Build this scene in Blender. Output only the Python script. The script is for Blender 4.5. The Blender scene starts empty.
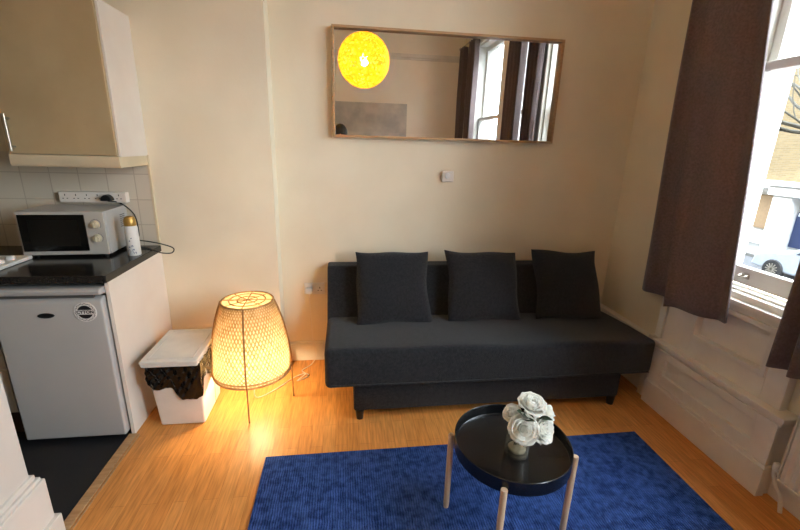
import bpy, bmesh, math, random
from mathutils import Vector, Matrix
random.seed(7)
PI = math.pi
sc = bpy.context.scene
C = sc.collection

# ------------------------------------------------------------------ materials
def lin(c):
    r = []
    for v in c[:3]:
        v /= 255.0
        r.append(v / 12.92 if v <= .04045 else ((v + .055) / 1.055) ** 2.4)
    return (r[0], r[1], r[2], 1.0)

def nodes(m):
    m.use_nodes = True
    return m.node_tree.nodes, m.node_tree.links, m.node_tree.nodes['Principled BSDF']

def mat(name, col, rough=.5, metal=0., col2=None, scale=8., bump=0., bscale=60., spec=.5, stretch=(1, 1, 1), sheen=0., trans=0., ior=1.45, detail=4., coat=0.):
    m = bpy.data.materials.new(name)
    n, l, b = nodes(m)
    b.inputs['Roughness'].default_value = rough
    b.inputs['Metallic'].default_value = metal
    b.inputs['Specular IOR Level'].default_value = spec
    b.inputs['Transmission Weight'].default_value = trans
    b.inputs['IOR'].default_value = ior
    b.inputs['Coat Weight'].default_value = coat
    if sheen:
        b.inputs['Sheen Weight'].default_value = sheen
        b.inputs['Sheen Roughness'].default_value = .5
    tc = n.new('ShaderNodeTexCoord'); mp = n.new('ShaderNodeMapping')
    mp.inputs['Scale'].default_value = stretch
    l.new(tc.outputs['Object'], mp.inputs['Vector'])
    c2 = col2 if col2 else tuple(max(0, v * .95) for v in col)
    nz = n.new('ShaderNodeTexNoise'); nz.inputs['Scale'].default_value = scale; nz.inputs['Detail'].default_value = detail
    l.new(mp.outputs['Vector'], nz.inputs['Vector'])
    rp = n.new('ShaderNodeValToRGB')
    rp.color_ramp.elements[0].position = .35; rp.color_ramp.elements[1].position = .65
    rp.color_ramp.elements[0].color = lin(c2); rp.color_ramp.elements[1].color = lin(col)
    l.new(nz.outputs['Fac'], rp.inputs['Fac']); l.new(rp.outputs['Color'], b.inputs['Base Color'])
    if bump:
        bz = n.new('ShaderNodeTexNoise'); bz.inputs['Scale'].default_value = bscale; bz.inputs['Detail'].default_value = 6
        l.new(mp.outputs['Vector'], bz.inputs['Vector'])
        bp = n.new('ShaderNodeBump'); bp.inputs['Strength'].default_value = bump; bp.inputs['Distance'].default_value = .01
        l.new(bz.outputs['Fac'], bp.inputs['Height']); l.new(bp.outputs['Normal'], b.inputs['Normal'])
    return m

def emit(name, col, strength):
    m = bpy.data.materials.new(name); m.use_nodes = True
    n, l = m.node_tree.nodes, m.node_tree.links
    n.clear()
    o = n.new('ShaderNodeOutputMaterial'); e = n.new('ShaderNodeEmission')
    e.inputs['Color'].default_value = lin(col); e.inputs['Strength'].default_value = strength
    l.new(e.outputs[0], o.inputs[0])
    return m

def translucent(name, col, col2, w=.5, scale=30., rough=.7, stretch=(1, 1, 1)):
    m = mat(name, col, rough, 0, col2, scale, stretch=stretch)
    n, l, b = nodes(m)
    t = n.new('ShaderNodeBsdfTranslucent'); mx = n.new('ShaderNodeMixShader'); mx.inputs[0].default_value = w
    o = [x for x in n if x.type == 'OUTPUT_MATERIAL'][0]
    src = b.inputs['Base Color'].links[0].from_socket
    l.new(src, t.inputs['Color'])
    l.new(b.outputs[0], mx.inputs[1]); l.new(t.outputs[0], mx.inputs[2]); l.new(mx.outputs[0], o.inputs[0])
    return m

def brickmat(name, c1, c2, mortar, bw, rh, ms, rough, rot=(0, 0, 0), bump=.3, offset=.5, grain=None, spec=.5, bias=0., loc=(0, 0, 0)):
    m = bpy.data.materials.new(name)
    n, l, b = nodes(m)
    b.inputs['Roughness'].default_value = rough
    b.inputs['Specular IOR Level'].default_value = spec
    tc = n.new('ShaderNodeTexCoord'); mp = n.new('ShaderNodeMapping'); mp.inputs['Rotation'].default_value = rot; mp.inputs['Location'].default_value = loc
    l.new(tc.outputs['Object'], mp.inputs['Vector'])
    bk = n.new('ShaderNodeTexBrick')
    bk.inputs['Scale'].default_value = 1.0
    bk.inputs['Brick Width'].default_value = bw; bk.inputs['Row Height'].default_value = rh
    bk.inputs['Mortar Size'].default_value = ms; bk.inputs['Mortar Smooth'].default_value = .1
    bk.inputs['Bias'].default_value = bias
    bk.offset = offset
    bk.inputs['Color1'].default_value = lin(c1); bk.inputs['Color2'].default_value = lin(c2); bk.inputs['Mortar'].default_value = lin(mortar)
    l.new(mp.outputs['Vector'], bk.inputs['Vector'])
    out = bk.outputs['Color']
    if grain:
        mp2 = n.new('ShaderNodeMapping'); mp2.inputs['Scale'].default_value = grain
        l.new(tc.outputs['Object'], mp2.inputs['Vector'])
        nz = n.new('ShaderNodeTexNoise'); nz.inputs['Scale'].default_value = 6; nz.inputs['Detail'].default_value = 6
        l.new(mp2.outputs['Vector'], nz.inputs['Vector'])
        rp = n.new('ShaderNodeValToRGB'); rp.color_ramp.elements[0].color = (.72, .68, .62, 1); rp.color_ramp.elements[1].color = (1.12, 1.1, 1.08, 1)
        rp.color_ramp.elements[0].position = .3; rp.color_ramp.elements[1].position = .7
        l.new(nz.outputs['Fac'], rp.inputs['Fac'])
        mx = n.new('ShaderNodeMix'); mx.data_type = 'RGBA'; mx.blend_type = 'MULTIPLY'; mx.inputs[0].default_value = 1.
        l.new(out, mx.inputs[6]); l.new(rp.outputs['Color'], mx.inputs[7]); out = mx.outputs[2]
    l.new(out, b.inputs['Base Color'])
    if bump:
        bp = n.new('ShaderNodeBump'); bp.invert = True; bp.inputs['Strength'].default_value = bump; bp.inputs['Distance'].default_value = .003
        l.new(bk.outputs['Fac'], bp.inputs['Height']); l.new(bp.outputs['Normal'], b.inputs['Normal'])
    return m

M = {}
M['wall'] = mat('wall_paint', (225, 215, 192), .75, 0, (220, 209, 185), 3., .06, 45., spec=.25)
M['white'] = mat('white_gloss', (218, 215, 208), .38, 0, (212, 208, 200), 5.)
M['trim'] = mat('trim_paint', (228, 223, 213), .42, 0, (219, 213, 202), 6., .03, 30.)
M['partition'] = mat('partition_paint', (208, 205, 198), .7, 0, (203, 199, 192), 3.)
M['rear'] = mat('rear_wall_paint_lifted', (246, 238, 222), .75, 0, (242, 233, 216), 3.)  # wall paint lightened to make up for weak light on the rear wall
M['ceil'] = mat('ceiling_paint', (232, 224, 208), .85)
M['floor'] = brickmat('honey_laminate', (216, 152, 84), (206, 140, 72), (182, 118, 58), .46, .064, .001, .42, (0, 0, PI / 2), .08, .37, (16, 1.2, 1), .35)
M['kfloor'] = brickmat('dark_kitchen_vinyl', (30, 30, 32), (25, 25, 28), (22, 22, 24), .3, .3, .002, .5, (0, 0, 0), .1, 0.)
M['tiles'] = brickmat('kitchen_tiles', (206, 197, 180), (199, 189, 171), (180, 169, 151), .15, .15, .003, .3, (PI / 2, 0, 0), .4, 0., loc=(.025, -.012, 0))
M['oak'] = mat('light_oak', (186, 152, 110), .45, 0, (164, 128, 88), 14., .05, 40., stretch=(1, 6, 6))
M['pine'] = mat('pale_leg_wood', (206, 180, 152), .45, 0, (188, 160, 132), 10., .04, 50., stretch=(6, 6, 1))
M['sofa'] = mat('charcoal_weave', (43, 44, 48), .92, 0, (30, 31, 35), 70., .7, 240., spec=.2, sheen=.15)
M['cush'] = mat('charcoal_cushion', (39, 40, 44), .92, 0, (27, 27, 31), 80., .7, 260., spec=.2, sheen=.15)
M['blackplastic'] = mat('black_plastic', (22, 22, 23), .4)
M['tray'] = mat('black_enamel', (17, 18, 20), .26, 0, (15, 16, 18), 4., coat=.2)
M['counter'] = mat('black_speckled_worktop', (24, 23, 23), .16, 0, (44, 40, 37), 160.)
M['cabdoor'] = mat('cream_cabinet', (180, 160, 124), .5, 0, (171, 150, 114), 4., .03, 60.)
M['cabside'] = mat('white_cabinet', (222, 216, 206), .45, 0, (216, 208, 198), 4.)
M['cream'] = mat('cream_trim', (212, 196, 164), .45)
M['fridge'] = mat('fridge_enamel', (180, 179, 177), .32, 0, (174, 173, 171), 3.)
M['seal'] = mat('grey_gasket', (96, 94, 92), .6)
M['chrome'] = mat('brushed_metal', (190, 182, 168), .3, .9)
M['mwblack'] = mat('microwave_glass', (9, 9, 10), .12, 0, (8, 8, 8), 4.)
M['mwsilver'] = mat('microwave_panel', (188, 184, 176), .4, .1)
M['knob'] = mat('beige_knob', (206, 194, 166), .4)
M['grey'] = mat('grey_print', (70, 72, 78), .5)
M['ink'] = mat('black_ink', (24, 24, 27), .5)
M['gold'] = mat('gold_cap', (186, 148, 78), .3, .5)
M['label'] = mat('white_label', (222, 220, 216), .45)
M['bag'] = mat('black_bin_bag', (9, 9, 10), .12, 0, (12, 12, 12), 30., .6, 22.)
M['bin'] = mat('white_bin_plastic', (224, 220, 212), .45)
M['rad'] = mat('radiator_enamel', (220, 214, 202), .4)
M['bulb'] = emit('lamp_bulb', (255, 226, 176), 145.)
M['pbulb'] = emit('pendant_bulb', (255, 240, 212), 215.)
M['bamboo'] = translucent('bamboo_strip', (212, 182, 132), (190, 156, 104), .45, 24.)
M['liner'] = translucent('pale_shade_liner', (236, 218, 182), (222, 200, 158), .5, 40.)
M['bamboodark'] = mat('bamboo_cane', (176, 136, 88), .5, 0, (156, 116, 70), 20.)
M['pend'] = translucent('yellow_shade', (252, 222, 96), (246, 206, 64), .6, 30.)
M['glass'] = mat('clear_glass', (246, 250, 248), .02, 0, (246, 250, 248), 4., trans=1., ior=1.45)
M['petal'] = translucent('white_petal', (255, 255, 252), (251, 251, 245), .5, 20., .6)
M['leaf'] = mat('dark_leaf', (34, 58, 34), .45, 0, (24, 44, 26), 30.)
M['stem'] = mat('green_stem', (74, 96, 54), .5)
M['pebble'] = mat('white_pebble', (220, 214, 196), .6)
M['cable_w'] = mat('white_cable', (224, 214, 200), .5)
M['hair'] = mat('dark_hair', (26, 20, 17), .5, 0, (34, 26, 22), 60.)
M['skin'] = mat('skin', (204, 158, 130), .5)
M['cloth'] = mat('navy_jumper', (48, 52, 66), .85, 0, (42, 46, 58), 60., .2, 200.)
M['jeans'] = mat('jeans', (60, 70, 92), .85, 0, (52, 62, 84), 80., .2, 200.)
M['shoe'] = mat('shoe_leather', (40, 34, 30), .5)
M['canvas'] = mat('grey_canvas', (205, 200, 190), .7, 0, (176, 173, 168), 5., detail=6)
M['brick'] = brickmat('yellow_stock_brick', (104, 87, 56), (90, 74, 45), (98, 88, 70), .23, .075, .01, .9, (0, PI / 2, PI / 2), .2, .5)
M['stucco'] = mat('white_stucco', (205, 206, 206), .8, 0, (196, 197, 197), 2.)
M['blue'] = mat('blue_door_paint', (26, 42, 78), .4)
M['darkglass'] = mat('dark_window', (52, 60, 70), .1)
M['asphalt'] = mat('asphalt', (62, 63, 66), .9, 0, (54, 55, 58), 8.)
M['pave'] = mat('paving', (88, 87, 85), .9)
M['car'] = mat('silver_car_paint', (150, 158, 170), .3, .0)
M['tyre'] = mat('tyre', (34, 34, 36), .8)
M['bark'] = mat('bark', (58, 55, 44), .9, 0, (46, 43, 36), 12.)
M['slate'] = mat('slate', (84, 84, 90), .8)

# curtain cloth
M['curtain'] = translucent('brown_velvet_curtain', (106, 90, 90), (92, 77, 76), .03, 90., .85)
M['curtain'].node_tree.nodes['Principled BSDF'].inputs['Sheen Weight'].default_value = .25
# sheer voile
M['mirror'] = mat('mirror_silver', (248, 248, 247), .012, 1., (248, 248, 247))

def paneglass(nm='thin_pane_glass', tint=(.96, .98, .98, 1), ior=1.4):
    m = bpy.data.materials.new(nm); m.use_nodes = True
    n, l = m.node_tree.nodes, m.node_tree.links; n.clear()
    o = n.new('ShaderNodeOutputMaterial'); t = n.new('ShaderNodeBsdfTransparent'); g = n.new('ShaderNodeBsdfGlossy'); mx = n.new('ShaderNodeMixShader'); fr = n.new('ShaderNodeFresnel')
    t.inputs['Color'].default_value = tint; g.inputs['Roughness'].default_value = .02; fr.inputs['IOR'].default_value = ior
    ge = n.new('ShaderNodeNewGeometry'); iv = n.new('ShaderNodeMath'); iv.operation = 'SUBTRACT'; iv.inputs[0].default_value = 1.; ml = n.new('ShaderNodeMath'); ml.operation = 'MULTIPLY'
    l.new(ge.outputs['Backfacing'], iv.inputs[1]); l.new(iv.outputs[0], ml.inputs[0]); l.new(fr.outputs[0], ml.inputs[1]); l.new(ml.outputs[0], mx.inputs[0]); l.new(t.outputs[0], mx.inputs[1]); l.new(g.outputs[0], mx.inputs[2]); l.new(mx.outputs[0], o.inputs[0])
    return m
M['pane'] = paneglass()
M['jar'] = paneglass('jar_glass', (.86, .84, .79, 1), 1.9)
def milky(m, col, w):
    n, l = m.node_tree.nodes, m.node_tree.links
    o = [x for x in n if x.type == 'OUTPUT_MATERIAL'][0]; src = o.inputs[0].links[0].from_socket
    d = n.new('ShaderNodeBsdfDiffuse'); d.inputs['Color'].default_value = lin(col); mx = n.new('ShaderNodeMixShader'); mx.inputs[0].default_value = w
    l.new(src, mx.inputs[1]); l.new(d.outputs[0], mx.inputs[2]); l.new(mx.outputs[0], o.inputs[0])
milky(M['jar'], (206, 196, 176), .07)

# rug: mottled blue with fine ribs
def rugmat():
    m = mat('blue_ribbed_rug', (64, 94, 160), .95, 0, (36, 58, 112), 34., spec=.1, detail=8.)
    n, l, b = nodes(m)
    tc = n.new('ShaderNodeTexCoord'); w = n.new('ShaderNodeTexWave')
    w.bands_direction = 'X'; w.inputs['Scale'].default_value = 28.; w.inputs['Distortion'].default_value = 3.5; w.inputs['Detail'].default_value = 3
    l.new(tc.outputs['Object'], w.inputs['Vector'])
    nz = n.new('ShaderNodeTexNoise'); nz.inputs['Scale'].default_value = 190; l.new(tc.outputs['Object'], nz.inputs['Vector'])
    ad = n.new('ShaderNodeMath'); ad.operation = 'ADD'; l.new(w.outputs['Fac'], ad.inputs[0]); l.new(nz.outputs['Fac'], ad.inputs[1])
    bp = n.new('ShaderNodeBump'); bp.inputs['Strength'].default_value = .8; bp.inputs['Distance'].default_value = .006
    l.new(ad.outputs[0], bp.inputs['Height']); l.new(bp.outputs['Normal'], b.inputs['Normal'])
    src = b.inputs['Base Color'].links[0].from_socket
    mx = n.new('ShaderNodeMix'); mx.data_type = 'RGBA'; mx.blend_type = 'MULTIPLY'; mx.inputs[0].default_value = .28
    l.new(src, mx.inputs[6]); l.new(w.outputs['Color'], mx.inputs[7]); l.new(mx.outputs[2], b.inputs['Base Color'])
    return m
M['rug'] = rugmat()
M['rugedge'] = mat('navy_rug_edge', (26, 34, 66), .95)

# ------------------------------------------------------------------ mesh builder
class MB:
    def __init__(s): s.v = []; s.f = []
    def add(s, vs, fs):
        k = len(s.v); s.v += [tuple(v) for v in vs]; s.f += [tuple(i + k for i in f) for f in fs]; return s
    def box(s, x0, x1, y0, y1, z0, z1, mtx=None):
        vs = [Vector((x, y, z)) for z in (z0, z1) for y in (y0, y1) for x in (x0, x1)]
        if mtx: vs = [mtx @ v for v in vs]
        return s.add(vs, [(0, 2, 3, 1), (4, 5, 7, 6), (0, 1, 5, 4), (2, 6, 7, 3), (0, 4, 6, 2), (1, 3, 7, 5)])
    def prism(s, poly, a, b, axis='x'):
        # poly: list of 2-tuples in the other two axes
        def P(p, t): return {'x': (t, p[0], p[1]), 'y': (p[0], t, p[1]), 'z': (p[0], p[1], t)}[axis]
        n = len(poly)
        vs = [P(p, a) for p in poly] + [P(p, b) for p in poly]
        return s.add(vs, [tuple(range(n))[::-1], tuple(range(n, 2 * n))] + [(i, (i + 1) % n, n + (i + 1) % n, n + i) for i in range(n)])
    def tube(s, path, r, seg=10, cap=True):
        pts = [Vector(p) for p in path]; n = len(pts)
        rs = r if isinstance(r, (list, tuple)) else [r] * n
        vs = []; up = Vector((0, 0, 1)); prev = None
        for i, p in enumerate(pts):
            d = (pts[min(i + 1, n - 1)] - pts[max(i - 1, 0)]).normalized()
            if prev is None:
                a = d.cross(up)
                if a.length < .05: a = d.cross(Vector((1, 0, 0)))
                a.normalize()
            else:
                a = prev - d * prev.dot(d)
                a.normalize()
            prev = a; b = d.cross(a)
            for k in range(seg):
                t = 2 * PI * k / seg
                vs.append(p + (a * math.cos(t) + b * math.sin(t)) * rs[i])
        fs = [(i * seg + k, i * seg + (k + 1) % seg, (i + 1) * seg + (k + 1) % seg, (i + 1) * seg + k) for i in range(n - 1) for k in range(seg)]
        if cap: fs += [tuple(range(seg))[::-1], tuple(range((n - 1) * seg, n * seg))]
        return s.add(vs, fs)
    def lathe(s, prof, c=(0, 0, 0), seg=48, mtx=None):
        vs = []; n = len(prof)
        for r, z in prof:
            for k in range(seg):
                t = 2 * PI * k / seg
                v = Vector((r * math.cos(t), r * math.sin(t), z))
                if mtx: v = mtx @ v
                vs.append(v + Vector(c))
        fs = [(i * seg + k, i * seg + (k + 1) % seg, (i + 1) * seg + (k + 1) % seg, (i + 1) * seg + k) for i in range(n - 1) for k in range(seg)]
        if prof[0][0] > 1e-6: fs.append(tuple(range(seg))[::-1])
        if prof[-1][0] > 1e-6: fs.append(tuple(range((n - 1) * seg, n * seg)))
        return s.add(vs, fs)
    def ring(s, R, z, c, r, seg=64, ts=8):
        vs = []; 
        for k in range(seg):
            t = 2 * PI * k / seg
            for j in range(ts):
                a = 2 * PI * j / ts; q = R + r * math.cos(a)
                vs.append((c[0] + q * math.cos(t), c[1] + q * math.sin(t), c[2] + z + r * math.sin(a)))
        fs = [(k * ts + j, ((k + 1) % seg) * ts + j, ((k + 1) % seg) * ts + (j + 1) % ts, k * ts + (j + 1) % ts) for k in range(seg) for j in range(ts)]
        return s.add(vs, fs)
    def grid(s, fn, nu, nv):
        vs = [fn(i / nu, j / nv) for j in range(nv + 1) for i in range(nu + 1)]
        fs = [(j * (nu + 1) + i, j * (nu + 1) + i + 1, (j + 1) * (nu + 1) + i + 1, (j + 1) * (nu + 1) + i) for j in range(nv) for i in range(nu)]
        return s.add(vs, fs)
    def sphere(s, c, r, seg=20, rings=12, sc3=(1, 1, 1)):
        prof = [(max(1e-7, math.sin(PI * i / rings)) * r if 0 < i < rings else 0.0, -math.cos(PI * i / rings) * r) for i in range(rings + 1)]
        return s.lathe(prof, c, seg, Matrix.Diagonal((sc3[0], sc3[1], sc3[2])))
    def build(s, name, m, parent=None, bevel=0., seg=2, smooth=False, solid=0., sub=0):
        me = bpy.data.meshes.new(name)
        me.from_pydata(s.v, [], s.f)
        bm = bmesh.new(); bm.from_mesh(me)
        if smooth or sub: bmesh.ops.remove_doubles(bm, verts=bm.verts, dist=1e-6)
        bmesh.ops.recalc_face_normals(bm, faces=bm.faces)
        bm.to_mesh(me); bm.free()
        o = bpy.data.objects.new(name, me); C.objects.link(o)
        if m: me.materials.append(m)
        if parent:
            o.parent = parent
            L = parent.location if parent.parent is None else Vector((0, 0, 0))
            o.matrix_parent_inverse = Matrix.Translation(-L)
        if solid:
            d = o.modifiers.new('solid', 'SOLIDIFY'); d.thickness = solid; d.offset = 0
        if bevel:
            d = o.modifiers.new('bevel', 'BEVEL'); d.width = bevel; d.segments = seg; d.limit_method = 'ANGLE'; d.angle_limit = .6
            if hasattr(d, 'harden_normals'): d.harden_normals = True
            smooth = True
        if sub:
            d = o.modifiers.new('sub', 'SUBSURF'); d.levels = sub; d.render_levels = sub
        if smooth:
            for p in me.polygons: p.use_smooth = True
            if not sub and not bevel:
                try: me.set_sharp_from_angle(angle=.7)
                except Exception: pass
        return o

def tag(o, label=None, cat=None, group=None, kind=None):
    if label: o['label'] = label
    if cat: o['category'] = cat
    if group: o['group'] = group
    if kind: o['kind'] = kind
    return o
def thing(name, loc, label, cat, group=None):
    o = bpy.data.objects.new(name, None); C.objects.link(o); o.location = loc; o.empty_display_size = .05
    return tag(o, label, cat, group)
def struct(o):
    o['kind'] = 'structure'; return o
def bez(pts, n=12):
    # Catmull-Rom through points
    P = [Vector(p) for p in pts]; P = [P[0] * 2 - P[1]] + P + [P[-1] * 2 - P[-2]]
    out = []
    for i in range(1, len(P) - 2):
        for k in range(n):
            t = k / n; a, b, c, d = P[i - 1], P[i], P[i + 1], P[i + 2]
            out.append(.5 * ((2 * b) + (c - a) * t + (2 * a - 5 * b + 4 * c - d) * t * t + (3 * b - a - 3 * c + d) * t ** 3))
    out.append(P[-2]); return out

# ------------------------------------------------------------------ room shell
YB, YC = 2.777, 2.636            # back wall, chimney-side wall
XL, XR = -1.18, 2.0              # left partition face, right wall face
XK = -2.75                       # far kitchen wall
YR = -1.78                       # rear wall
ZC = 3.3
CBX = -.437
XO = 2.24                        # outer face of the right wall

struct(MB().box(-1.15, XR, YR, YB, -.1, 0).build('floor', M['floor']))
struct(MB().box(XK, -1.15, 1.0, YC, -.1, 0).build('floor_kitchen', M['kfloor']))
struct(MB().box(XK - .1, XO, YR - .1, YB + .2, ZC, ZC + .1).build('ceiling', M['ceil']))
struct(MB().box(CBX, XO, YB, YB + .15, -.1, ZC).build('wall_back', M['wall']))
struct(MB().box(XK - .1, CBX, YC, YB + .15, -.1, ZC).build('wall_chimney', M['wall']))
struct(MB().box(XK - .1, XK, 1.0, YC, -.1, ZC).build('wall_kitchen', M['wall']))
struct(MB().box(XK - .1, XL, YR, 1.405, 0, ZC).build('wall_left', M['partition']))
struct(MB().box(XK - .1, XO, YR - .1, YR, -.1, ZC).build('wall_rear', M['rear']))

# right wall with three tall window openings
WIN = [(1.36, 2.02, .88), (.40, 1.10, .88), (-1.0, .12, .88)]
ZT = 3.0
w = MB()
ys = [YR] + sum([[a, b] for a, b, _ in sorted(WIN)], []) + [YB]
for i in range(0, len(ys), 2): w.box(XR, XO, ys[i], ys[i + 1], -.1, ZC)
for a, b, zs in WIN: w.box(XR, XO, a, b, ZT, ZC); w.box(XR, XO, a, b, -.1, zs)
struct(w.build('wall_right', M['wall']))

# windows: sash frames, glass, reveal linings
for k, (a, b, zs) in enumerate(WIN):
    e = bpy.data.objects.new('window_%d' % (k + 1), None); C.objects.link(e); e.location = (2.08, (a + b) / 2, zs); e['kind'] = 'structure'
    def P(mb, n, m, bv=.004): return struct(mb.build(n, m, e, bevel=bv))
    lin_ = MB()
    lin_.box(2.0, XO + .05, a - .0, a + .02, zs, ZT).box(2.0, XO + .05, b - .02, b, zs, ZT).box(2.0, XO + .05, a, b, ZT - .02, ZT)
    P(lin_, 'window_lining', M['white'])
    P(MB().box(1.955, 2.07, a - .02, b + .02, zs - .035, zs).box(1.985, 2.05, a, b, zs, zs + .012), 'window_sill', M['trim'], .006)
    P(MB().box(2.16, XO + .09, a, b, zs - .06, zs + .02), 'outer_sill', M['stucco'])
    A, B = a + .02, b - .02
    fr = MB(); x0, x1 = 2.06, 2.105      # lower sash
    fr.box(x0, x1, A, A + .05, zs + .02, 1.99).box(x0, x1, B - .05, B, zs + .02, 1.99)
    fr.box(x0, x1, A + .05, B - .05, zs + .015, zs + .105).box(x0, x1, A + .05, B - .05, 1.945, 1.99)
    P(fr, 'lower_sash', M['white'], .006)
    P(MB().box(2.08, 2.084, A + .05, B - .05, zs + .105, 1.945), 'lower_pane', M['pane'], 0)
    fu = MB(); x0, x1 = 2.115, 2.16
    fu.box(x0, x1, A, A + .05, 1.95, ZT - .02).box(x0, x1, B - .05, B, 1.95, ZT - .02)
    fu.box(x0, x1, A + .05, B - .05, 1.95, 1.995).box(x0, x1, A + .05, B - .05, ZT - .08, ZT - .02)
    P(fu, 'upper_sash', M['white'], .006)
    P(MB().box(2.135, 2.139, A + .05, B - .05, 1.995, ZT - .08), 'upper_pane', M['pane'], 0)
    c = (a + b) / 2 + (.075 if k == 0 else 0)
    mb = MB().box(2.05, 2.06, c - .02, c + .02, zs + .05, zs + .075)
    mb.tube(bez([(2.055, c - .016, zs + .07), (2.03, c - .014, zs + .062), (2.03, c + .014, zs + .062), (2.055, c + .016, zs + .07)], 6), .004, 8)
    P(mb, 'sash_lift', M['chrome'], 0)

# panelled window apron, architrave, skirtings
t = MB()
XP = 1.936
t.box(XP, XR, 1.315, 2.075, 0, .405)                       # lower block
t.box(XP - .036, XR, 1.29, 2.095, .412, .432).box(XP - .026, XR, 1.30, 2.085, .396, .413).box(XP - .014, XR, 1.31, 2.08, .378, .397)
t.box(1.978, XR, 1.36, 2.06, .43, .85)                     # upper panel back
for (y0, y1, z0, z1) in ((1.355, 1.45, .43, .85), (1.885, 2.075, .43, .85), (1.45, 1.885, .43, .545), (1.45, 1.885, .79, .85)):
    t.box(1.950, 1.98, y0, y1, z0, z1)
for (y0, y1, z0, z1) in ((1.45, 1.475, .545, .79), (1.86, 1.885, .545, .79), (1.475, 1.86, .545, .57), (1.475, 1.86, .765, .79)):
    t.box(1.936, 1.98, y0, y1, z0, z1)
t.box(1.925, XR, 1.335, 2.065, .825, .848)
t.box(XP - .022, XP + .01, 1.315, 1.41, 0, .385)                 # posts either side of the lower panel
t.box(XP - .022, XP + .01, 1.98, 2.075, 0, .385)
t.box(XP - .02, XP + .01, 1.41, 1.98, .205, .235).box(XP - .017, XP + .01, 1.41, 1.98, .165, .21).box(XP - .022, XP + .01, 1.41, 1.98, .34, .385)
t.box(XP - .034, XP + .01, 1.305, 2.085, 0, .15).box(XP - .028, XP + .01, 1.308, 2.08, .149, .168)
struct(t.build('trim_window_panel', M['trim'], bevel=.003))
t = MB()
for (a, b) in ((2.02, 2.14),):
    t.box(1.965, XR, a + .01, b, .43, ZT + .1).box(1.95, 1.966, a + .07, b, .43, ZT + .1)
    t.box(1.945, XR, 2.075, 2.16, 0, .43)
    t.box(1.93, 1.946, 2.12, 2.165, 0, .43)
t.box(1.965, XR, 1.10, 1.36, .88, ZT + .1).box(1.965, XR, .12, .40, .88, ZT + .1).box(1.965, XR, -1.11, -1.0, .8, ZT + .1)
t.box(1.965, XR, -1.11, 2.14, ZT - .0, ZT + .1)
struct(t.build('trim_architrave', M['trim'], bevel=.005))
# tall boxed skirting right wall beside sofa
struct(MB().box(1.965, XR, 2.165, YB, 0, .37).box(1.95, XR, 2.165, YB, .37, .395).build('baseboard_right', M['trim'], bevel=.004))
struct(MB().box(1.978, XR, YR, 1.315, 0, .11).box(1.985, XR, YR, 1.315, .11, .13).build('baseboard_window', M['trim'], bevel=.004))
struct(MB().box(CBX + .018, 1.965, YB - .018, YB, 0, .13).box(CBX + .01, 1.965, YB - .01, YB, .13, .15).build('baseboard_back', M['trim'], bevel=.003))
struct(MB().box(-1.137, CBX + .018, YC - .018, YC, 0, .13).box(CBX, CBX + .018, YC - .018, YB, 0, .13)
       .box(-1.137, CBX + .01, YC - .01, YC, .13, .15).box(CBX, CBX + .01, YC - .01, YB, .13, .15).build('baseboard_chimney', M['trim'], bevel=.003))
b = MB()
for p, z0, z1 in ((.045, 0, .095), (.03, .095, .28), (.022, .28, .295), (.012, .295, .315)):
    b.box(XL - .3, XL + p, YR, 1.405 + p, z0, z1)
struct(b.build('baseboard_left', M['white'], bevel=.004))
struct(MB().box(-1.168, -1.125, 1.45, 2.03, 0, .008).box(-1.12, -1.112, 1.45, 2.03, 0, .004).build('trim_threshold', M['oak'], bevel=.003))
struct(MB().box(XK, -1.145, YC - .012, YC, .91, 1.45).build('wall_tiles', M['tiles']))
struct(MB().box(-1.146, -1.132, YC - .014, YC, .91, 1.45).build('trim_tile_edge', M['cream'], bevel=.002))
struct(MB().box(XL, XR, YR, YR + .03, 2.93, 2.99).box(XL, XR, YR, YR + .018, 2.9, 2.93).build('trim_picture_rail', M['trim'], bevel=.005))

# ------------------------------------------------------------------ kitchen
# worktop
tag(MB().box(XK, -1.13, 2.005, YC - .012, .872, .91).build('worktop', M['counter'], bevel=.004),
    'glossy black speckled kitchen worktop under the microwave', 'worktop')
tag(MB().box(-1.155, -1.137, 2.03, YC - .001, 0, .872).build('end_panel', M['cabside'], bevel=.001),
    'plain white end panel closing the kitchen counter next to the bin', 'panel')
# fridge
f = thing('fridge', (-1.405, 2.3, 0), 'white undercounter fridge with a round sticker below the black worktop', 'fridge')
MB().box(-1.645, -1.165, 2.06, 2.6, .03, .845).build('body', M['fridge'], f, bevel=.006)
d = MB().prism([(2.0, .022), (2.055, .022), (2.055, .80), (2.03, .80), (2.008, .788), (2.0, .77)], -1.645, -1.165, 'x').build('door', M['fridge'], f, bevel=.01, seg=3)
MB().box(-1.64, -1.205, 2.018, 2.03, .796, .812).build('handle_recess', M['seal'], d)
tp = MB().prism([(1.992, .818), (2.06, .812), (2.06, .85), (1.998, .85), (1.987, .84)], -1.65, -1.16, 'x').build('top_trim', M['fridge'], f, bevel=.006, seg=3)
MB().box(-1.645, -1.165, 2.053, 2.062, .035, .8).build('door_seal', M['seal'], f)
for fx in (-1.62, -1.19):
    for fy in (2.09, 2.55): MB().lathe([(.018, 0), (.018, .03)], (fx, fy, 0), 16).build('foot', M['blackplastic'], f)
RX = Matrix.Rotation(PI / 2, 4, 'X')       # local z -> -y
def disc(mb, c, rx, rz, y0, y1, seg=40):
    poly = [(c[0] + rx * math.cos(2 * PI * k / seg), c[1] + rz * math.sin(2 * PI * k / seg)) for k in range(seg)]
    return mb.prism(poly, y0, y1, 'y')
disc(MB(), (-1.417, .716), .036, .0125, 1.9955, 2.0025).build('badge', M['blackplastic'], d)
st = disc(MB(), (-1.243, .731), .05, .05, 1.9965, 2.0025).build('sticker', M['label'], d)
mb = MB()                                   # ring of little marks and two black segments
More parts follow.
